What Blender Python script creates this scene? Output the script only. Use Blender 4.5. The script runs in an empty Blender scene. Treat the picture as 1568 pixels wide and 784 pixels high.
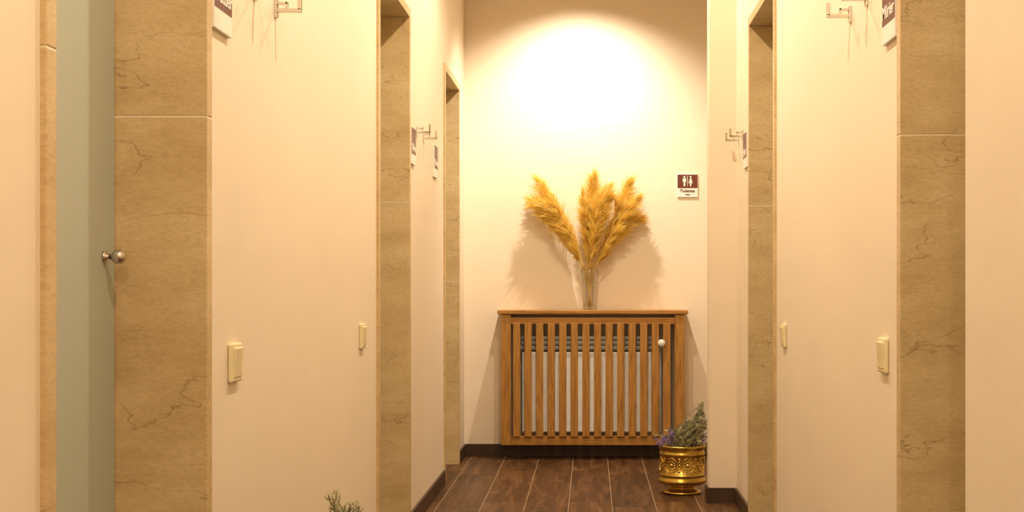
import bpy, math, random
from mathutils import Vector, Matrix
random.seed(7)
S = bpy.context.scene
F = 2096.0           # focal length in px of a 1568 px wide frame
CAMH = 1.0
XL, XR, YE, ZC = -0.737, 0.67, 8.0, 2.85
DT = 2.08            # door head height

# ------------------------------------------------------------------ materials
def newmat(name):
    m = bpy.data.materials.new(name); m.use_nodes = True
    nt = m.node_tree
    return m, nt, nt.nodes['Principled BSDF']
def N(nt, t, **k):
    n = nt.nodes.new(t)
    for a, v in k.items():
        if a in n.inputs.keys(): n.inputs[a].default_value = v
        else: setattr(n, a, v)
    return n
def L(nt, a, b): nt.links.new(a, b)
def ramp(nt, fac, stops):
    r = nt.nodes.new('ShaderNodeValToRGB')
    e = r.color_ramp.elements
    while len(e) < len(stops): e.new(0.5)
    for i, (p, c) in enumerate(stops):
        e[i].position = p; e[i].color = (c[0], c[1], c[2], 1)
    L(nt, fac, r.inputs['Fac']); return r
def coords(nt, scale=(1, 1, 1)):
    tc = N(nt, 'ShaderNodeTexCoord'); mp = N(nt, 'ShaderNodeMapping')
    mp.inputs['Scale'].default_value = scale
    L(nt, tc.outputs['Object'], mp.inputs['Vector']); return mp.outputs['Vector']
def bump(nt, b, h, s=0.2, d=0.01):
    bn = N(nt, 'ShaderNodeBump'); bn.inputs['Strength'].default_value = s; bn.inputs['Distance'].default_value = d
    L(nt, h, bn.inputs['Height']); L(nt, bn.outputs['Normal'], b.inputs['Normal'])
def simple(name, col, rough=0.5, metal=0.0, var=0.06, sc=20):
    m, nt, b = newmat(name)
    n = N(nt, 'ShaderNodeTexNoise'); n.inputs['Scale'].default_value = sc
    L(nt, coords(nt), n.inputs['Vector'])
    r = ramp(nt, n.outputs['Fac'], [(0.3, [c*(1-var) for c in col]), (0.7, [min(1, c*(1+var)) for c in col])])
    L(nt, r.outputs['Color'], b.inputs['Base Color'])
    b.inputs['Roughness'].default_value = rough; b.inputs['Metallic'].default_value = metal
    return m

def plaster(name, col):
    m, nt, b = newmat(name)
    v = coords(nt)
    n = N(nt, 'ShaderNodeTexNoise'); n.inputs['Scale'].default_value = 1.6; n.inputs['Detail'].default_value = 4
    L(nt, v, n.inputs['Vector'])
    r = ramp(nt, n.outputs['Fac'], [(0.3, [c*0.955 for c in col]), (0.7, col)])
    L(nt, r.outputs['Color'], b.inputs['Base Color'])
    n2 = N(nt, 'ShaderNodeTexNoise'); n2.inputs['Scale'].default_value = 5; n2.inputs['Detail'].default_value = 5
    L(nt, v, n2.inputs['Vector'])
    bump(nt, b, n2.outputs['Fac'], 0.3, 0.012)
    b.inputs['Roughness'].default_value = 0.6
    return m
M_wall = plaster('plaster_cream', (0.87, 0.745, 0.575))
M_ceil = plaster('plaster_ceiling', (0.87, 0.79, 0.67))

def marble():
    m, nt, b = newmat('beige_marble')
    v = coords(nt, (3.0, 3.0, 8.0))
    n0 = N(nt, 'ShaderNodeTexNoise'); n0.inputs['Scale'].default_value = 1.2; n0.inputs['Detail'].default_value = 9; n0.inputs['Roughness'].default_value = 0.7
    L(nt, v, n0.inputs['Vector'])
    base = ramp(nt, n0.outputs['Fac'], [(0.3, (0.52, 0.355, 0.165)), (0.5, (0.63, 0.455, 0.230)), (0.72, (0.72, 0.55, 0.31))])
    prev = base.outputs['Color']
    for (sc, off, th, lo, hi, amt, dis) in ((0.8, 0.0, 0.0045, 0.34, 0.56, 0.68, 0.3), (1.7, 7.3, 0.006, 0.42, 0.62, 0.3, 0.6)):
        o = N(nt, 'ShaderNodeVectorMath', operation='ADD'); L(nt, v, o.inputs[0]); o.inputs[1].default_value = (off, off, off)
        n1 = N(nt, 'ShaderNodeTexNoise'); n1.inputs['Scale'].default_value = sc; n1.inputs['Detail'].default_value = 5; n1.inputs['Roughness'].default_value = 0.5; n1.inputs['Distortion'].default_value = dis
        L(nt, o.outputs[0], n1.inputs['Vector'])
        s = N(nt, 'ShaderNodeMath', operation='SUBTRACT'); L(nt, n1.outputs['Fac'], s.inputs[0]); s.inputs[1].default_value = 0.5
        a = N(nt, 'ShaderNodeMath', operation='ABSOLUTE'); L(nt, s.outputs[0], a.inputs[0])
        vein = ramp(nt, a.outputs[0], [(0.0, (1, 1, 1)), (th, (0, 0, 0))])
        n2 = N(nt, 'ShaderNodeTexNoise'); n2.inputs['Scale'].default_value = 1.7*sc
        L(nt, o.outputs[0], n2.inputs['Vector'])
        mk = ramp(nt, n2.outputs['Fac'], [(lo, (0, 0, 0)), (hi, (amt, amt, amt))])
        mu = N(nt, 'ShaderNodeMath', operation='MULTIPLY'); L(nt, vein.outputs['Color'], mu.inputs[0]); L(nt, mk.outputs['Color'], mu.inputs[1])
        mx = N(nt, 'ShaderNodeMixRGB'); L(nt, mu.outputs[0], mx.inputs['Fac']); L(nt, prev, mx.inputs['Color1']); mx.inputs['Color2'].default_value = (0.28, 0.15, 0.06, 1)
        prev = mx.outputs['Color']
    vo = N(nt, 'ShaderNodeTexNoise'); vo.inputs['Scale'].default_value = 25; vo.inputs['Detail'].default_value = 3; L(nt, v, vo.inputs['Vector'])
    sp = ramp(nt, vo.outputs['Fac'], [(0.3, (0.86, 0.86, 0.86)), (0.6, (1, 1, 1))])
    m2 = N(nt, 'ShaderNodeMixRGB', blend_type='MULTIPLY'); m2.inputs['Fac'].default_value = 1
    L(nt, prev, m2.inputs['Color1']); L(nt, sp.outputs['Color'], m2.inputs['Color2'])
    L(nt, m2.outputs['Color'], b.inputs['Base Color'])
    b.inputs['Roughness'].default_value = 0.42
    return m
M_marble = marble()
M_joint = simple('marble_joint', (0.82, 0.70, 0.50), 0.8)

def oak(name, vertical=True, c=1.0):
    m, nt, b = newmat(name)
    v = coords(nt, (34, 34, 2.0) if vertical else (2.0, 34, 34))
    oi = N(nt, 'ShaderNodeAttribute'); oi.attribute_name = 'rnd'
    sc = N(nt, 'ShaderNodeVectorMath', operation='SCALE'); L(nt, oi.outputs['Color'], sc.inputs[0]); sc.inputs['Scale'].default_value = 9
    ad = N(nt, 'ShaderNodeVectorMath', operation='ADD'); L(nt, v, ad.inputs[0]); L(nt, sc.outputs[0], ad.inputs[1])
    n = N(nt, 'ShaderNodeTexNoise'); n.inputs['Scale'].default_value = 0.8; n.inputs['Detail'].default_value = 2; n.inputs['Distortion'].default_value = 0.4
    L(nt, ad.outputs[0], n.inputs['Vector'])
    mm = N(nt, 'ShaderNodeMath', operation='MULTIPLY'); L(nt, n.outputs['Fac'], mm.inputs[0]); mm.inputs[1].default_value = 14
    fr = N(nt, 'ShaderNodeMath', operation='PINGPONG'); L(nt, mm.outputs[0], fr.inputs[0]); fr.inputs[1].default_value = 1
    r = ramp(nt, fr.outputs[0], [(0.0, (0.28*c, 0.118*c, 0.020*c)), (0.28, (0.37*c, 0.168*c, 0.030*c)), (1.0, (0.455*c, 0.22*c, 0.043*c))])
    L(nt, r.outputs['Color'], b.inputs['Base Color'])
    b.inputs['Roughness'].default_value = 0.45
    bump(nt, b, fr.outputs[0], 0.1, 0.002)
    return m
M_oakv = oak('oak_vertical'); M_oakh = oak('oak_horizontal', False)

def tile():
    m, nt, b = newmat('wood_look_tile')
    v = coords(nt, (22, 2.0, 1))
    at = N(nt, 'ShaderNodeAttribute'); at.attribute_name = 'rnd'
    ad = N(nt, 'ShaderNodeVectorMath', operation='ADD'); L(nt, v, ad.inputs[0])
    sc = N(nt, 'ShaderNodeVectorMath', operation='SCALE'); L(nt, at.outputs['Color'], sc.inputs[0]); sc.inputs['Scale'].default_value = 15
    L(nt, sc.outputs[0], ad.inputs[1])
    n = N(nt, 'ShaderNodeTexNoise'); n.inputs['Scale'].default_value = 1.0; n.inputs['Detail'].default_value = 7; n.inputs['Roughness'].default_value = 0.7; n.inputs['Distortion'].default_value = 0.9
    L(nt, ad.outputs[0], n.inputs['Vector'])
    r = ramp(nt, n.outputs['Fac'], [(0.30, (0.036, 0.014, 0.004)), (0.5, (0.090, 0.041, 0.015)), (0.70, (0.19, 0.096, 0.040))])
    g = N(nt, 'ShaderNodeMixRGB', blend_type='MULTIPLY'); g.inputs['Fac'].default_value = 1
    sx = N(nt, 'ShaderNodeSeparateColor'); L(nt, at.outputs['Color'], sx.inputs[0])
    r2 = ramp(nt, sx.outputs[0], [(0, (0.70, 0.67, 0.65)), (1, (1.2, 1.15, 1.1))])
    L(nt, r.outputs['Color'], g.inputs['Color1']); L(nt, r2.outputs['Color'], g.inputs['Color2'])
    L(nt, g.outputs['Color'], b.inputs['Base Color'])
    b.inputs['Roughness'].default_value = 0.40; b.inputs['Specular IOR Level'].default_value = 0.22
    bump(nt, b, n.outputs['Fac'], 0.15, 0.003)
    return m
M_tile = tile()
M_grout = simple('tile_grout', (0.40, 0.27, 0.16), 0.9)
M_base = simple('skirting_brown', (0.055, 0.026, 0.013), 0.45, var=0.25, sc=12)
M_chrome = simple('chrome', (0.70, 0.67, 0.63), 0.15, 1.0)
M_steel = simple('brushed_steel', (0.62, 0.55, 0.50), 0.22, 1.0)
M_switch = simple('ivory_plastic', (0.82, 0.71, 0.43), 0.35)
M_white = simple('white_plastic', (0.85, 0.80, 0.72), 0.4)
M_brown = simple('sign_brown', (0.14, 0.032, 0.018), 0.45)
M_text = simple('sign_dark_text', (0.10, 0.03, 0.02), 0.5)
M_rad = simple('radiator_enamel', (0.94, 0.89, 0.80), 0.3)
M_radg = simple('radiator_grey', (0.46, 0.42, 0.37), 0.4)
M_dark = simple('dark_gap', (0.03, 0.022, 0.018), 0.7)
M_soil = simple('soil', (0.05, 0.03, 0.02), 0.95, var=0.4, sc=80)
M_stem = simple('straw_stem', (0.66, 0.42, 0.09), 0.6)
M_leaf = simple('lavender_leaf', (0.40, 0.37, 0.21), 0.7, var=0.35, sc=30)
M_purple = simple('lavender_flower', (0.25, 0.15, 0.38), 0.7, var=0.3, sc=60)

def frosted():
    m, nt, b = newmat('frosted_glass')
    n = N(nt, 'ShaderNodeTexNoise'); n.inputs['Scale'].default_value = 0.8; L(nt, coords(nt), n.inputs['Vector'])
    r = ramp(nt, n.outputs['Fac'], [(0.3, (0.43, 0.465, 0.385)), (0.7, (0.49, 0.515, 0.43))])
    L(nt, r.outputs['Color'], b.inputs['Base Color'])
    b.inputs['Roughness'].default_value = 0.5
    b.inputs['Specular IOR Level'].default_value = 0.5
    return m
M_frost = frosted()

def fibre():
    m, nt, b = newmat('pampas_fibre')
    at = N(nt, 'ShaderNodeAttribute'); at.attribute_name = 'rnd'
    sx = N(nt, 'ShaderNodeSeparateColor'); L(nt, at.outputs['Color'], sx.inputs[0])
    r = ramp(nt, sx.outputs[0], [(0, (0.80, 0.49, 0.055)), (0.5, (0.94, 0.69, 0.14)), (1, (0.97, 0.86, 0.38))])
    L(nt, r.outputs['Color'], b.inputs['Base Color']); b.inputs['Roughness'].default_value = 0.7
    b.inputs['Specular IOR Level'].default_value = 0.1
    tr = N(nt, 'ShaderNodeBsdfTranslucent'); L(nt, r.outputs['Color'], tr.inputs['Color'])
    mx = N(nt, 'ShaderNodeMixShader'); mx.inputs[0].default_value = 0.4
    L(nt, b.outputs[0], mx.inputs[1]); L(nt, tr.outputs[0], mx.inputs[2])
    L(nt, mx.outputs[0], nt.nodes['Material Output'].inputs['Surface'])
    return m
M_fibre = fibre()

def brass():
    m, nt, b = newmat('embossed_brass')
    n = N(nt, 'ShaderNodeTexNoise'); n.inputs['Scale'].default_value = 18; n.inputs['Detail'].default_value = 4
    v = coords(nt); L(nt, v, n.inputs['Vector'])
    r = ramp(nt, n.outputs['Fac'], [(0.3, (0.44, 0.27, 0.045)), (0.7, (0.72, 0.50, 0.13))])
    L(nt, r.outputs['Color'], b.inputs['Base Color']); b.inputs['Metallic'].default_value = 1
    b.inputs['Roughness'].default_value = 0.27
    vo = N(nt, 'ShaderNodeTexVoronoi'); vo.inputs['Scale'].default_value = 60; L(nt, v, vo.inputs['Vector'])
    bump(nt, b, vo.outputs['Distance'], 0.3, 0.003)
    return m
M_brass = brass()
M_brassp = simple('polished_brass', (0.72, 0.50, 0.13), 0.22, 1.0)

def glass():
    m, nt, b = newmat('clear_glass')
    nt.nodes.remove(b)
    n = N(nt, 'ShaderNodeTexNoise'); n.inputs['Scale'].default_value = 30; L(nt, coords(nt), n.inputs['Vector'])
    r = ramp(nt, n.outputs['Fac'], [(0, (0.94, 0.94, 0.92)), (1, (0.97, 0.97, 0.96))])
    tr = N(nt, 'ShaderNodeBsdfTransparent'); L(nt, r.outputs['Color'], tr.inputs['Color'])
    gl = N(nt, 'ShaderNodeBsdfGlossy'); gl.inputs['Roughness'].default_value = 0.08
    lw = N(nt, 'ShaderNodeLayerWeight'); lw.inputs['Blend'].default_value = 0.4
    pw = N(nt, 'ShaderNodeMath', operation='POWER'); L(nt, lw.outputs['Facing'], pw.inputs[0]); pw.inputs[1].default_value = 2.0
    ml = N(nt, 'ShaderNodeMath', operation='MULTIPLY_ADD'); L(nt, pw.outputs[0], ml.inputs[0]); ml.inputs[1].default_value = 0.6; ml.inputs[2].default_value = 0.09
    mx = N(nt, 'ShaderNodeMixShader'); L(nt, ml.outputs[0], mx.inputs[0]); L(nt, tr.outputs[0], mx.inputs[1]); L(nt, gl.outputs[0], mx.inputs[2])
    L(nt, mx.outputs[0], nt.nodes['Material Output'].inputs['Surface'])
    return m
M_glass = glass()
def emis():
    m, nt, b = newmat('lamp_lens')
    b.inputs['Emission Color'].default_value = (1, 0.85, 0.62, 1); b.inputs['Emission Strength'].default_value = 4
    return m
M_emis = emis()

# ------------------------------------------------------------------ mesh builder
class MB:
    def __init__(s): s.v = []; s.f = []; s.mi = []; s.mats = []; s.rnd = []; s.sm = []
    def mat(s, m):
        if m not in s.mats: s.mats.append(m)
        return s.mats.index(m)
    def add(s, vs, fs, m, rnd=None, smooth=False):
        o = len(s.v); s.v += [tuple(v) for v in vs]; k = s.mat(m)
        r = rnd if rnd is not None else random.random()
        s.rnd += [r]*len(vs)
        for f in fs: s.f.append(tuple(i+o for i in f)); s.mi.append(k); s.sm.append(smooth)
    def box(s, a, b, m, rnd=None, bev=0.0):
        x0, y0, z0 = [min(a[i], b[i]) for i in range(3)]; x1, y1, z1 = [max(a[i], b[i]) for i in range(3)]
        if bev <= 0:
            vs = [(x0,y0,z0),(x1,y0,z0),(x1,y1,z0),(x0,y1,z0),(x0,y0,z1),(x1,y0,z1),(x1,y1,z1),(x0,y1,z1)]
            s.add(vs, [(0,3,2,1),(4,5,6,7),(0,1,5,4),(1,2,6,5),(2,3,7,6),(3,0,4,7)], m, rnd); return
        import bmesh
        bm = bmesh.new(); bmesh.ops.create_cube(bm, size=1)
        for v in bm.verts: v.co = Vector(((x0+x1)/2+v.co.x*(x1-x0), (y0+y1)/2+v.co.y*(y1-y0), (z0+z1)/2+v.co.z*(z1-z0)))
        bmesh.ops.bevel(bm, geom=bm.edges[:], offset=bev, segments=2, affect='EDGES', profile=0.5)
        bm.verts.index_update()
        s.add([v.co.copy() for v in bm.verts], [[v.index for v in f.verts] for f in bm.faces], m, rnd); bm.free()
    def lathe(s, prof, m, c=(0,0,0), seg=32, smooth=True, axis='Z', closed=False, rfun=None):
        vs = []; fs = []
        for (r, h) in prof:
            for k in range(seg):
                a = 2*math.pi*k/seg; rr = r if rfun is None else rfun(r, h, a)
                p = (rr*math.cos(a), rr*math.sin(a), h)
                if axis == 'X': p = (p[2], p[0], p[1])
                if axis == 'Y': p = (p[1], p[2], p[0])
                vs.append((p[0]+c[0], p[1]+c[1], p[2]+c[2]))
        n = len(prof)
        for i in range(n-1):
            for k in range(seg):
                k2 = (k+1) % seg
                fs.append((i*seg+k, i*seg+k2, (i+1)*seg+k2, (i+1)*seg+k))
        if closed:
            fs.append(tuple(reversed(range(seg)))); fs.append(tuple((n-1)*seg+k for k in range(seg)))
        s.add(vs, fs, m, smooth=smooth)
    def tube(s, pts, r, m, seg=8, rnd=None, caps=True):
        pts = [Vector(p) for p in pts]; n = len(pts); vs = []; fs = []
        up = Vector((0.123, 0.31, 0.9)).normalized()
        for i, p in enumerate(pts):
            t = (pts[min(i+1, n-1)]-pts[max(i-1, 0)]).normalized()
            if abs(t.dot(up)) > 0.95: up = Vector((1, 0.1, 0)).normalized()
            a = t.cross(up).normalized(); b = t.cross(a)
            rr = r[i] if isinstance(r, (list, tuple)) else r
            for k in range(seg):
                g = 2*math.pi*k/seg
                vs.append(p+a*(rr*math.cos(g))+b*(rr*math.sin(g)))
        for i in range(n-1):
            for k in range(seg):
                k2 = (k+1) % seg
                fs.append((i*seg+k, i*seg+k2, (i+1)*seg+k2, (i+1)*seg+k))
        if caps: fs.append(tuple(reversed(range(seg)))); fs.append(tuple((n-1)*seg+k for k in range(seg)))
        s.add(vs, fs, m, rnd, True)
    def build(s, name, parent=None):
        me = bpy.data.meshes.new(name); me.from_pydata(s.v, [], s.f)
        for m in s.mats: me.materials.append(m)
        me.polygons.foreach_set('material_index', s.mi)
        me.polygons.foreach_set('use_smooth', s.sm)
        at = me.color_attributes.new('rnd', 'FLOAT_COLOR', 'POINT')
        buf = []
        for r in s.rnd: buf += [r, (r*7.31) % 1, (r*3.77) % 1, 1]
        at.data.foreach_set('color', buf)
        me.update(); me.validate()
        o = bpy.data.objects.new(name, me); S.collection.objects.link(o)
        if parent: o.parent = parent
        return o
def empty(name, loc=(0, 0, 0)):
    e = bpy.data.objects.new(name, None); e.empty_display_size = 0.1; S.collection.objects.link(e); return e

# ------------------------------------------------------------------ room shell
TH = 0.20; LN = 0.035
doorsL = [(1.868, 2.60, 1.32), (4.75, 5.52, 1.335), (6.90, 7.61, 1.02)]
doorsR = [(2.19, 2.92, 1.32), (4.96, 5.71, 1.33)]
Y0 = -1.3
def side_wall(xin, xout, doors, yend, ystart=Y0):
    mb = MB(); y = ystart
    for (a, b, _) in doors:
        mb.box((xin, y, 0), (xout, a-LN, ZC), M_wall)
        mb.box((xin, a-LN, DT+LN), (xout, b+LN, ZC), M_wall); y = b+LN
    mb.box((xin, y, 0), (xout, yend, ZC), M_wall)
    return mb
side_wall(XL, XL-TH, doorsL, YE).build('wall_left')
side_wall(XR, XR+TH, doorsR, 6.39).build('wall_right')
mb = MB(); mb.box((0.60, Y0, 0), (XR, 2.19, ZC), M_wall); mb.build('wall_right_pier')
mb = MB(); mb.box((0.545, 6.27, 0), (XR, 6.39, ZC), M_wall); mb.build('wall_right_pilaster')
mb = MB()
mb.box((1.15, 6.39, 0), (1.25, YE, ZC), M_wall)
mb.box((XR+TH, 6.29, 0), (1.25, 6.39, ZC), M_wall)
mb.build('wall_right_recess')
mb = MB(); mb.box((XL-TH, YE, 0), (1.25, YE+0.15, ZC), M_wall); mb.build('wall_end')
mb = MB(); mb.box((XL-TH, Y0-0.15, 0), (1.25, Y0, ZC), M_wall); mb.build('wall_back')
mb = MB(); mb.box((XL-TH, Y0-0.15, ZC), (1.25, YE+0.15, ZC+0.1), M_ceil); mb.build('ceiling')

# floor: real tiles on a grout bed
mb = MB(); mb.box((XL-TH, Y0-0.15, -0.1), (1.25, YE+0.15, -0.0008), M_grout)
W = 0.197; g = 0.003; Lt = 1.04; k = -5; x = 0.0985+W*k; i = 0
while x < 1.25:
    off = 7.35 if i % 2 == 0 else 7.20
    y = off - 9*Lt
    while y < YE+0.1:
        x0 = max(x+g/2, XL-TH); x1 = min(x+W-g/2, 1.25); y0 = max(y+g, Y0-0.15); y1 = min(y+Lt-g, YE+0.15)
        if x1 > x0 and y1 > y0: mb.box((x0, y0, -0.01), (x1, y1, 0), M_tile)
        y += Lt
    x += W; i += 1
mb.build('floor')

# baseboards
BH, BT = 0.07, 0.011
mb = MB(); y = Y0
for (a, b, _) in doorsL:
    mb.box((XL, y, 0), (XL+BT, a-LN, BH), M_base); y = b+LN
mb.box((XL, y, 0), (XL+BT, YE, BH), M_base); mb.build('baseboard_left')
mb = MB()
mb.box((0.60-BT, Y0, 0), (0.60, 2.15, BH), M_base)
mb.box((XR-BT, 2.92+LN, 0), (XR, 4.96-LN, BH), M_base)
mb.box((XR-BT, 5.71+LN, 0), (XR, 6.27, BH), M_base)
mb.box((0.545-BT, 6.27-BT, 0), (XR-BT, 6.27, BH), M_base)
mb.box((0.545-BT, 6.27, 0), (0.545, 6.39, BH), M_base)
mb.build('baseboard_right')
mb = MB(); mb.box((XL+BT, YE-BT, 0), (1.15, YE, BH), M_base); mb.build('baseboard_end')

# doors
def door(idx, xin, sgn, a, b, zj, depth, kfar=True):
    """sgn=-1 left wall, +1 right wall; frame, frosted leaf, knob"""
    e = empty('door_%d' % idx)
    xo = xin - sgn*0.009; xb = xin + sgn*TH
    mb = MB()
    for (z0, z1) in ((0, zj-0.0012), (zj+0.0012, DT)):
        mb.box((xo, a-LN, z0), (xb, a, z1), M_marble, bev=0.0015)
        mb.box((xo, b, z0), (xb, b+LN, z1), M_marble, bev=0.0015)
    mb.box((xo+sgn*0.001, a-LN+0.001, zj-0.002), (xb, a-0.001, zj+0.002), M_joint)
    mb.box((xo+sgn*0.001, b+0.001, zj-0.002), (xb, b+LN-0.001, zj+0.002), M_joint)
    mb.box((xo, a-LN, DT), (xb, b+LN, DT+LN), M_marble, bev=0.0015)
    mb.build('marble_frame', e)
    xg = xin + sgn*depth
    mb = MB()
    mb.box((xg, a+0.004, 0.008), (xg+sgn*0.01, b-0.004, DT-0.004), M_frost, bev=0.001)
    mb.build('frosted_glass_leaf', e)
    mb = MB(); mb.box((xg+sgn*0.012, a, 0), (xg+sgn*0.03, b, DT), M_dark); mb.build('door_stop', e)  # dark sheet behind the leaf, its colour paints the shade in the edge gap
    mb = MB(); yk = b-0.06 if kfar else a+0.06
    c = (xg, yk, 1.052)
    pr = [(0.0001, 0), (0.011, 0), (0.011, 0.004), (0.005, 0.006), (0.005, 0.016)]
    for q in range(13):
        t = math.pi*(0.12+0.88*q/12); pr.append((max(0.0001, 0.0145*math.sin(t)), 0.028-0.0145*math.cos(t)))
    mb.lathe([(r, -sgn*h) for r, h in pr], M_steel, c, 24, axis='X'); mb.build('knob', e)
    for y in (0.35, 1.75):
        mb = MB(); yh = a+0.001 if kfar else b-0.045
        mb.box((xg-sgn*0.006, yh, y), (xg+sgn*0.011, yh+0.044, y+0.06), M_steel, bev=0.002); mb.build('hinge', e)
n = 1
for (a, b, z) in doorsL: door(n, XL, -1, a, b, z, 0.166); n += 1
for (a, b, z) in doorsR: door(n, XR, 1, a, b, z, 0.15, False); n += 1

# ------------------------------------------------------------------ text helper
def text_mesh(s, size, mat, mtx, name, parent, ext=0.0006):
    cu = bpy.data.curves.new(name, 'FONT'); cu.body = s; cu.size = size; cu.extrude = ext
    cu.align_x = 'CENTER'; cu.align_y = 'CENTER'; cu.offset = size*0.02
    o = bpy.data.objects.new(name+'_tmp', cu); S.collection.objects.link(o)
    bpy.context.view_layer.update()
    me = bpy.data.meshes.new_from_object(o.evaluated_get(bpy.context.evaluated_depsgraph_get()))
    bpy.data.objects.remove(o); me.transform(mtx); me.materials.clear(); me.materials.append(mat)
    ob = bpy.data.objects.new(name, me); S.collection.objects.link(ob); ob.parent = parent
def frame(u, v, n, o):
    return Matrix(((u[0], v[0], n[0], o[0]), (u[1], v[1], n[1], o[1]), (u[2], v[2], n[2], o[2]), (0, 0, 0, 1)))
def sign(kind, mtx, w, h, label):
    e = empty('toilet_sign' if kind == 't' else 'room_name_sign')
    def bx(a, b, m, nm, bev=0.0):
        mb = MB(); mb.box(a, b, m, bev=bev); mb.v = [tuple(mtx @ Vector(p)) for p in mb.v]; mb.build(nm, e)
    bx((-w/2, -h/2, 0), (w/2, h/2, 0.009), M_white, 'plate', 0.001)
    split = -h/2 + h*(0.40 if kind == 't' else 0.28)
    bx((-w/2+0.002, split, 0.009), (w/2-0.002, h/2-0.002, 0.0098), M_brown, 'brown_field')
    if kind == 't':
        text_mesh('Toilettes', 0.024, M_text, mtx @ Matrix.Translation((0, split-0.017, 0.0096)), 'label_text', e)
        text_mesh('toilets', 0.012, M_text, mtx @ Matrix.Translation((0, split-0.038, 0.0096)), 'label_small', e)
        zc = split + (h/2-split)*0.5
        mb = MB()
        for sx in (-1, 1):
            cx = sx*0.018
            mb.lathe([(0.0001, 0.0108), (0.0055, 0.0108), (0.0055, 0.0098)], M_white, (cx, zc+0.025, 0), 16, smooth=False)
            if sx < 0:
                body = [(-0.010, 0.017), (0.010, 0.017), (0.010, -0.004), (0.005, -0.004), (0.005, -0.030), (-0.005, -0.030), (-0.005, -0.004), (-0.010, -0.004)]
            else:
                body = [(-0.004, 0.017), (0.004, 0.017), (0.012, -0.012), (0.004, -0.012), (0.004, -0.030), (-0.004, -0.030), (-0.004, -0.012), (-0.012, -0.012)]
            mb.add([(cx+p[0], zc+p[1], 0.0106) for p in body], [tuple(range(8))[::-1]], M_white)
        mb.box((-0.0014, zc-0.03, 0.0098), (0.0014, zc+0.032, 0.0106), M_white)
        mb.v = [tuple(mtx @ Vector(p)) for p in mb.v]; mb.build('pictogram', e)
    else:
        text_mesh(label, 0.042, M_white, mtx @ Matrix.Translation((0, split+0.026, 0.0100)), 'label_text', e)
fl = lambda y, z: frame((0, 1, 0), (0, 0, 1), (1, 0, 0), (XL, y, z))
fr_ = lambda y, z: frame((0, -1, 0), (0, 0, 1), (-1, 0, 0), (XR, y, z))
sign('t', frame((1, 0, 0), (0, 0, 1), (0, -1, 0), (0.567, YE, 1.578)), 0.120, 0.134, '')
sign('r', fl(2.715, 1.575), 0.13, 0.15, 'Dattier')
sign('r', fl(5.64, 1.57), 0.13, 0.15, 'Olivier')
sign('r', fl(6.46, 1.58), 0.13, 0.15, 'Palmier')
sign('r', fr_(3.035, 1.615), 0.13, 0.15, 'Mûrier')
sign('r', fr_(5.86, 1.575), 0.13, 0.15, 'Figuier')

# coat hooks
def hook(xw, sgn, y, z):
    mb = MB()
    mb.box((xw, y-0.010, z-0.022), (xw+sgn*0.006, y+0.010, z+0.022), M_chrome, bev=0.002)
    mb.box((xw+sgn*0.004, y-0.006, z-0.009), (xw+sgn*0.062, y+0.006, z+0.001), M_chrome, bev=0.0015)
    mb.box((xw+sgn*0.053, y-0.006, z-0.004), (xw+sgn*0.062, y+0.006, z+0.030), M_chrome, bev=0.0015)
    mb.box((xw+sgn*0.004, y-0.005, z+0.009), (xw+sgn*0.030, y+0.005, z+0.016), M_chrome, bev=0.0015)
    mb.box((xw+sgn*0.024, y-0.005, z-0.004), (xw+sgn*0.030, y+0.005, z+0.016), M_chrome, bev=0.0015)
    mb.build('coat_hook')
for y in (3.0, 3.2): hook(XL, 1, y, 1.645)
for y in (5.80, 6.04): hook(XL, 1, y, 1.65)
for y in (3.31, 3.52): hook(XR, -1, y, 1.695)
for y in (6.0, 6.17): hook(XR, -1, y, 1.655)

# switches
def switch(xw, sgn, y, z):
    mb = MB()
    mb.box((xw, y-0.040, z-0.040), (xw+sgn*0.010, y+0.040, z+0.040), M_switch, bev=0.004)
    o = len(mb.v)
    mb.box((xw+sgn*0.006, y-0.030, z-0.031), (xw+sgn*0.0135, y+0.030, z+0.031), M_switch, bev=0.0025)
    for i in range(o, len(mb.v)):
        p = mb.v[i]
        if abs(p[0]-xw) > 0.010: mb.v[i] = (p[0]+sgn*(p[2]-z)*0.07, p[1], p[2])
    mb.build('light_switch')
switch(XL, 1, 2.82, 0.84); switch(XL, 1, 4.40, 0.835)
switch(XR, -1, 3.11, 0.84); switch(XR, -1, 4.71, 0.825)

# ------------------------------------------------------------------ radiator cover (with the radiator it encloses)
yf = 7.80
e = empty('radiator_cover')
X0, X1 = -0.508, 0.536; ZB, ZT = 0.085, 0.832
mb = MB()
mb.box((-0.530, yf-0.012, ZT), (0.556, YE-0.001, 0.855), M_oakh, bev=0.004); mb.build('top_board', e)
mb = MB()
mb.box((X0, yf, ZB), (X0+0.055, yf+0.022, ZT-0.002), M_oakv, bev=0.002)
mb.box((X1-0.055, yf, ZB), (X1, yf+0.022, ZT-0.002), M_oakv, bev=0.002)
mb.build('front_posts', e)
mb = MB()
mb.box((X0, yf+0.022, ZB), (X0+0.02, YE-0.001, ZT), M_oakv)
mb.box((X1-0.02, yf+0.022, ZB), (X1, YE-0.001, ZT), M_oakv); mb.build('side_panels', e)
mb = MB()
mb.box((X0+0.055, yf+0.004, 0.775), (X1-0.055, yf+0.022, 0.813), M_oakh, bev=0.002)
mb.box((X0+0.055, yf+0.004, ZB), (X1-0.055, yf+0.022, ZB+0.052), M_oakh, bev=0.002)
mb.build('rails', e)
mb = MB()
for i in range(14):
    cx = (791+i*17.7-904)*7.79/F
    w = 0.0205
    mb.box((cx-w, yf-0.012, ZB+0.05), (cx+w, yf+0.004, 0.780), M_oakv, bev=0.002)
mb.build('slats', e)
xr0, xr1 = -0.395, 0.355
mb = MB()
nc = 4; wsec = (xr1-xr0)/nc
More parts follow.
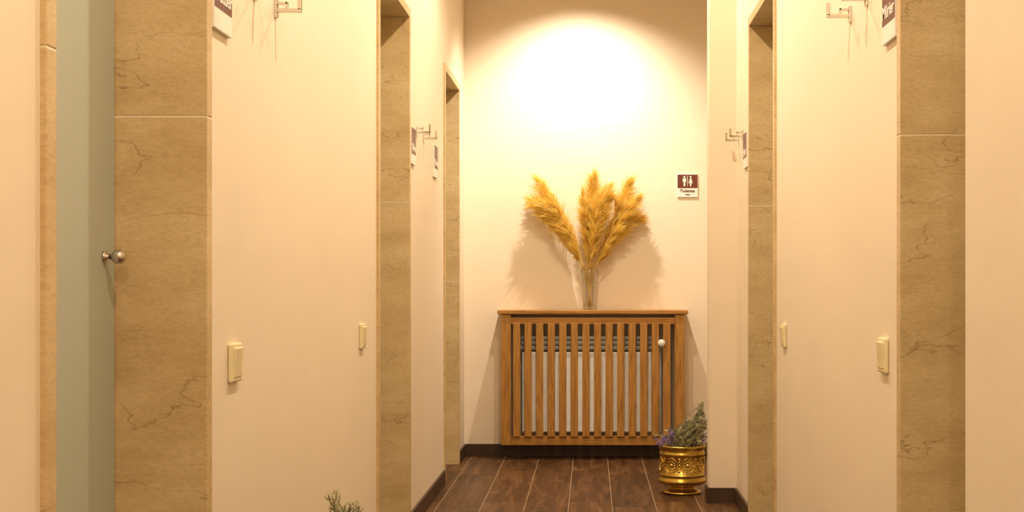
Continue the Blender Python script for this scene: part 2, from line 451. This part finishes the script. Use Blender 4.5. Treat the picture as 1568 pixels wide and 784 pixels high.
for i in range(nc):
    x = xr0+wsec*i
    mb.box((x+0.004, 7.84, 0.155), (x+wsec-0.004, 7.86, 0.615), M_rad, bev=0.006)
    mb.box((x+0.004, 7.915, 0.155), (x+wsec-0.004, 7.935, 0.615), M_rad, bev=0.006)
    mb.box((x+wsec/2-0.008, 7.86, 0.17), (x+wsec/2+0.008, 7.915, 0.60), M_rad)
mb.build('radiator_sections', e)
mb = MB()
for z in (0.635, 0.665, 0.692):
    mb.tube([(xr0, 7.87, z), (xr1, 7.87, z)], 0.014, M_radg, 12)
mb.tube([(xr0+0.02, 7.90, 0.18), (xr1-0.02, 7.90, 0.18)], 0.016, M_rad, 12)
for x in (xr0+0.12, -0.02, xr1-0.12):
    mb.box((x-0.007, 7.848, 0.60), (x+0.007, 7.998, 0.715), M_rad)
mb.build('radiator_header_tubes', e)
mb = MB()
mb.tube([(xr1-0.01, 7.89, 0.66), (0.40, 7.89, 0.66)], 0.010, M_steel, 12)
mb.tube([(0.40, 7.89, 0.68), (0.40, 7.89, 0.16), (0.40, 7.90, 0.145), (0.40, 7.998, 0.14)], 0.009, M_rad, 12)
mb.tube([(xr0+0.02, 7.90, 0.18), (xr0-0.035, 7.90, 0.18), (xr0-0.045, 7.92, 0.18), (xr0-0.045, 7.998, 0.18)], 0.010, M_steel, 12)
mb.build('radiator_pipes', e)
mb = MB()
mb.lathe([(0.0001, -0.118), (0.018, -0.117), (0.021, -0.110), (0.021, -0.100), (0.012, -0.096), (0.0075, -0.092), (0.0075, -0.070), (0.020, -0.066), (0.021, -0.03), (0.015, -0.024), (0.012, 0.0)], M_white, (0.4045, 7.888, 0.668), 20, axis='Y')
mb.build('thermostat_valve', e)

# ------------------------------------------------------------------ vase + pampas
ZV = 0.855; YV = 7.905
def vs(r, h, a): return r*(1+0.05*math.cos(8*a)) if 0.02 < h < 0.22 else r
mb = MB()
prof = [(0.0001, 0.0), (0.034, 0.0), (0.037, 0.01), (0.035, 0.06), (0.038, 0.12), (0.044, 0.18), (0.052, 0.232),
        (0.049, 0.232), (0.041, 0.18), (0.035, 0.12), (0.032, 0.06), (0.033, 0.022), (0.0001, 0.018)]
mb.lathe(prof, M_glass, (-0.004, YV, ZV), 48, rfun=vs)
mb.build('glass_vase')

def px(x, y, d): return Vector(((x-904)/F*d, d, CAMH-(y-436)/F*d))
def spline(P, n):
    out = []; P = [P[0]*2-P[1]] + P + [P[-1]*2-P[-2]]
    for i in range(1, len(P)-2):
        for k in range(n):
            t = k/n; a, b, c, d = P[i-1:i+3]
            out.append(0.5*((2*b)+(c-a)*t+(2*a-5*b+4*c-d)*t*t+(3*b-a-3*c+d)*t*t*t))
    out.append(P[-2].copy()); return out
plumes = [
  ([(829, 284), (845, 316), (868, 355), (889, 402)], 0.078, 7.90),
  ([(822, 312), (840, 323), (866, 356), (890, 405)], 0.072, 7.87),
  ([(850, 312), (860, 337), (876, 367), (893, 405)], 0.068, 7.85),
  ([(834, 332), (850, 343), (872, 372), (892, 408)], 0.060, 7.90),
  ([(893, 303), (896, 335), (899, 370), (900, 408)], 0.058, 7.88),
  ([(909, 278), (907, 310), (905, 350), (903, 405)], 0.074, 7.90),
  ([(931, 290), (925, 318), (917, 352), (907, 405)], 0.068, 7.87),
  ([(916, 304), (913, 328), (910, 360), (904, 405)], 0.066, 7.85),
  ([(961, 286), (951, 313), (935, 350), (913, 405)], 0.072, 7.90),
  ([(970, 310), (958, 328), (938, 360), (914, 404)], 0.066, 7.87),
  ([(974, 336), (962, 343), (942, 368), (914, 408)], 0.062, 7.92),
]
mb = MB()
for (pp, rad, d) in plumes:
    q = [px(a, b, d) for (a, b) in pp]
    root = Vector((-0.004+(q[-1].x+0.004)*-0.3, YV+random.uniform(-0.015, 0.015), ZV+0.025))
    neck = Vector((-0.004+(q[-1].x+0.004)*0.75, YV+(d-YV)*0.3, ZV+0.225))
    P = [root, neck] + q[::-1]
    sp = spline(P, 14); n = len(sp)
    mb.tube(sp[:-3], 0.0022, M_stem, 5)
    st = int(n*0.42)
    cum = n-1-st
    nf = 2500
    side = (1 if q[0].x > 0 else -1)
    lean = Vector((side*(0.22 if abs(q[0].x) > 0.1 else 0.05), 0, 0))
    tufts = [(random.random(), random.uniform(0, 2*math.pi), random.uniform(0.7, 1.35)) for _ in range(85)]
    for i in range(nf):
        tu, tg, tl = random.choice(tufts)
        u = min(1, max(0, tu+random.gauss(0, 0.018)))
        f = st + u*cum; k = min(int(f), n-2)
        p = sp[k].lerp(sp[k+1], f-k); T = (sp[k+1]-sp[k]).normalized()
        a = T.cross(Vector((0, 1, 0))).normalized(); b = T.cross(a)
        g = tg + random.gauss(0, 0.45)
        R = a*math.cos(g)+b*math.sin(g)
        env = min(1, u/0.35+0.2)
        ln = rad*random.uniform(0.55, 1.15)*tl*1.35*(0.55+0.45*env)
        if u > 0.75: ln *= 1-0.3*(u-0.75)/0.25
        spread = random.uniform(0.2, 0.85)*(env if u < 0.7 else 1-0.7*(u-0.7)/0.3)
        d1 = (T+R*spread).normalized()
        d2 = (T*0.9+R*spread*1.1+lean+Vector((0, 0, -0.2*random.random()))).normalized()
        d3 = (T*0.75+R*spread*1.0+lean*1.6+Vector((random.uniform(-.25,.25), random.uniform(-.1, .1), -0.7*random.random()))).normalized()
        pts = [p, p+d1*ln*0.4, p+d1*ln*0.4+d2*ln*0.35, p+d1*ln*0.4+d2*ln*0.35+d3*ln*0.3]
        for t in pts:
            if t.y > 7.990: t.y = 7.990
        sd = d1.cross(Vector((random.uniform(-1, 1), random.uniform(-1, 1), random.uniform(-1, 1)))).normalized()
        w = [0.0006, 0.0011, 0.0009, 0.0002]
        V = []
        for t, ww in zip(pts, w): V += [t-sd*ww, t+sd*ww]
        mb.add(V, [(0, 1, 3, 2), (2, 3, 5, 4), (4, 5, 7, 6)], M_fibre, random.random())
for i in range(14):
    a = random.uniform(-1, 1)
    sp = spline([Vector((-0.004-a*0.018, YV+random.uniform(-.015, .015), ZV+0.022)), Vector((-0.004+a*0.03, YV, ZV+0.225)), Vector((-0.004+a*0.085, YV-0.02, ZV+0.40))], 6)
    mb.tube(sp, 0.0019, M_stem, 5)
mb.build('pampas_grass')

# ------------------------------------------------------------------ potted lavender
def lavender(cx, cy, sprigs, fl_sets, seed):
    random.seed(seed)
    e = empty('potted_lavender')
    mb = MB()
    prof = [(0.0001, 0.0), (0.088, 0.0), (0.094, 0.004), (0.094, 0.010), (0.072, 0.018), (0.060, 0.026), (0.060, 0.034), (0.085, 0.040), (0.108, 0.048),
            (0.117, 0.058), (0.118, 0.068), (0.108, 0.076), (0.1065, 0.085), (0.110, 0.088), (0.110, 0.094), (0.1065, 0.097), (0.1065, 0.185), (0.110, 0.188),
            (0.110, 0.195), (0.107, 0.198), (0.108, 0.214), (0.114, 0.222), (0.116, 0.228), (0.114, 0.232), (0.108, 0.230), (0.103, 0.222), (0.102, 0.19), (0.0001, 0.19)]
    mb.lathe(prof, M_brass, (cx, cy, 0), 64)
    def stud(a, z, r, el=1.0):
        vs = []; fs = []; n = 8
        c = Vector((cx+0.1065*math.cos(a), cy+0.1065*math.sin(a), z)); o = Vector((math.cos(a), math.sin(a), 0)); t = Vector((-math.sin(a), math.cos(a), 0))
        for j, (rr, hh) in enumerate([(1, 0), (0.75, 0.35), (0.3, 0.55)]):
            for k in range(n):
                g = 2*math.pi*k/n; vs.append(c+t*(rr*r*math.cos(g))+Vector((0, 0, rr*r*el*math.sin(g)))+o*(hh*r*0.7-0.001))
        vs.append(c+o*(r*0.4))
        for j in range(2):
            for k in range(n): fs.append((j*n+k, j*n+(k+1) % n, (j+1)*n+(k+1) % n, (j+1)*n+k))
        for k in range(n): fs.append((2*n+k, 2*n+(k+1) % n, 3*n))
        mb.add(vs, fs, M_brassp, smooth=True)
    for i in range(48): stud(2*math.pi*i/48, 0.206, 0.0045)
    for i in range(48): stud(2*math.pi*i/48, 0.1035, 0.004)
    for i in range(8):
        A = 2*math.pi*i/8+0.2
        stud(A, 0.142, 0.010)
        for k in range(10):
            g = 2*math.pi*k/10; stud(A+math.cos(g)*0.019/0.1065, 0.142+math.sin(g)*0.019, 0.0055)
        pts = [(cx+0.1075*math.cos(A+math.cos(g)*0.033/0.1065), cy+0.1075*math.sin(A+math.cos(g)*0.033/0.1065), 0.142+math.sin(g)*0.033) for g in [2*math.pi*k/24 for k in range(25)]]
        mb.tube(pts, 0.0018, M_brassp, 6)
        B = A+math.pi/8
        for (dz, r) in ((0, 0.006), (0.016, 0.005), (-0.016, 0.005), (0.028, 0.0065), (-0.028, 0.0065)): stud(B, 0.142+dz, r, 1.4)
    mb.build('brass_pot', e)
    mb = MB(); mb.lathe([(0.0001, 0.204), (0.06, 0.202), (0.101, 0.195)], M_soil, (cx, cy, 0), 32); mb.build('soil', e)
    mb = MB()
    for (tx, ty, tz, n, spr, ln) in sprigs:
        for i in range(n):
            r0 = Vector((cx+random.uniform(-.06, .06), cy+random.uniform(-.06, .06), 0.195))
            tip = Vector((cx+tx+random.gauss(0, spr), cy+ty+random.gauss(0, spr), tz+random.gauss(0, spr*0.7)))
            mid = r0.lerp(tip, 0.5)+Vector((0, 0, 0.025))+Vector((random.gauss(0, .012), random.gauss(0, .012), 0))
            sp = spline([r0, mid, tip], 8)
            mb.tube(sp, 0.0013, M_leaf, 4)
            for j in range(3, len(sp)):
                T = (sp[j]-sp[j-1]).normalized()
                for h in range(6):
                    a = T.orthogonal().normalized(); b = T.cross(a); g = random.uniform(0, 6.28)
                    R = a*math.cos(g)+b*math.sin(g)
                    dd = (T*0.75+R*0.85).normalized(); l = ln*random.uniform(0.7, 1.2)*(1 if j < len(sp)-1 else 0.8)
                    sd = dd.cross(T).normalized()*0.0018
                    p = sp[j]; m_ = p+dd*l*0.55; t_ = p+dd*l+Vector((0, 0, 0.2*l))
                    mb.add([p-sd*.5, p+sd*.5, m_-sd, m_+sd, t_], [(0, 1, 3, 2), (2, 3, 4)], M_leaf)
    mb.build('foliage', e)
    mb = MB()
    for (tx, ty, tz, n, spr) in fl_sets:
        for i in range(n):
            r0 = Vector((cx+tx*0.5, cy+ty*0.5, 0.2))
            tip = Vector((cx+tx+random.gauss(0, spr), cy+ty+random.gauss(0, spr), tz+random.gauss(0, spr)))
            mb.tube([r0, r0.lerp(tip, .6)+Vector((0, 0, .01)), tip], 0.001, M_leaf, 4)
            D = (tip-r0).normalized()
            for k in range(14):
                c = tip+D*(random.uniform(-.014, .014))+Vector((random.gauss(0, .004), random.gauss(0, .004), random.gauss(0, .004)))
                r = random.uniform(0.0022, 0.0038)
                mb.add([c+Vector(v)*r for v in ((1,0,0),(-1,0,0),(0,1,0),(0,-1,0),(0,0,1.3),(0,0,-1.3))],
                       [(0,2,4),(2,1,4),(1,3,4),(3,0,4),(2,0,5),(1,2,5),(3,1,5),(0,3,5)], M_purple)
    mb.build('flowers', e)
lavender(0.441, 6.58, [(0.055, 0.0, 0.285, 38, 0.038, 0.022), (0.08, 0, 0.335, 20, 0.030, 0.022), (0.0, 0, 0.275, 24, 0.040, 0.02), (0.095, 0.0, 0.415, 6, 0.012, 0.02)],
         [(-0.09, -0.03, 0.25, 14, 0.018), (-0.055, -0.05, 0.262, 7, 0.014), (0.12, -0.02, 0.26, 8, 0.014)], 3)
lavender(-0.59, 3.45, [(-0.03, 0.0, 0.36, 16, 0.03, 0.026), (-0.06, 0, 0.462, 4, 0.008, 0.024), (-0.025, 0, 0.43, 5, 0.010, 0.024)],
         [(0.08, -0.03, 0.25, 8, 0.012)], 5)

# ------------------------------------------------------------------ lights
def lamp(x, y, power, size_deg, blend, col=(1, 0.835, 0.62), rad=0.03, tilt=0):
    e = empty('ceiling_downlight')
    mb = MB()
    mb.lathe([(0.034, -0.001), (0.034, -0.006), (0.046, -0.008), (0.052, -0.004), (0.053, 0.0)], M_chrome, (x, y, ZC), 32)
    mb.lathe([(0.0001, -0.002), (0.034, -0.002)], M_emis, (x, y, ZC), 32)
    mb.build('fitting', e)
    l = bpy.data.lights.new('spot_lamp', 'SPOT'); l.energy = power; l.spot_size = math.radians(size_deg); l.spot_blend = blend
    l.color = col; l.shadow_soft_size = rad
    o = bpy.data.objects.new('spot_lamp', l); o.location = (x, y, ZC-0.035); o.rotation_euler = (math.radians(tilt), 0, 0)
    S.collection.objects.link(o); o.parent = e
lamp(-0.06, YE-0.62, 155, 118, 0.9, (1, 0.89, 0.73), 0.015, 14)
for y in (-0.6, 1.4, 3.15, 4.7, 6.1):
    lamp(-0.03, y, 71 if y < 6 else 64, 160 if y < 6 else 170, 0.6)
w = bpy.data.worlds.new('world'); S.world = w; w.use_nodes = True
w.node_tree.nodes['Background'].inputs[0].default_value = (1, 0.85, 0.65, 1); w.node_tree.nodes['Background'].inputs[1].default_value = 0.3

S.view_settings.view_transform = 'Standard'
# ------------------------------------------------------------------ camera
cam = bpy.data.cameras.new('camera'); cam.sensor_width = 36; cam.lens = 36*F/1568
cam.shift_x = -120/1568; cam.shift_y = 44/1568
co = bpy.data.objects.new('camera', cam); co.location = (0, 0, CAMH); co.rotation_euler = (math.radians(90), 0, 0)
S.collection.objects.link(co); S.camera = co
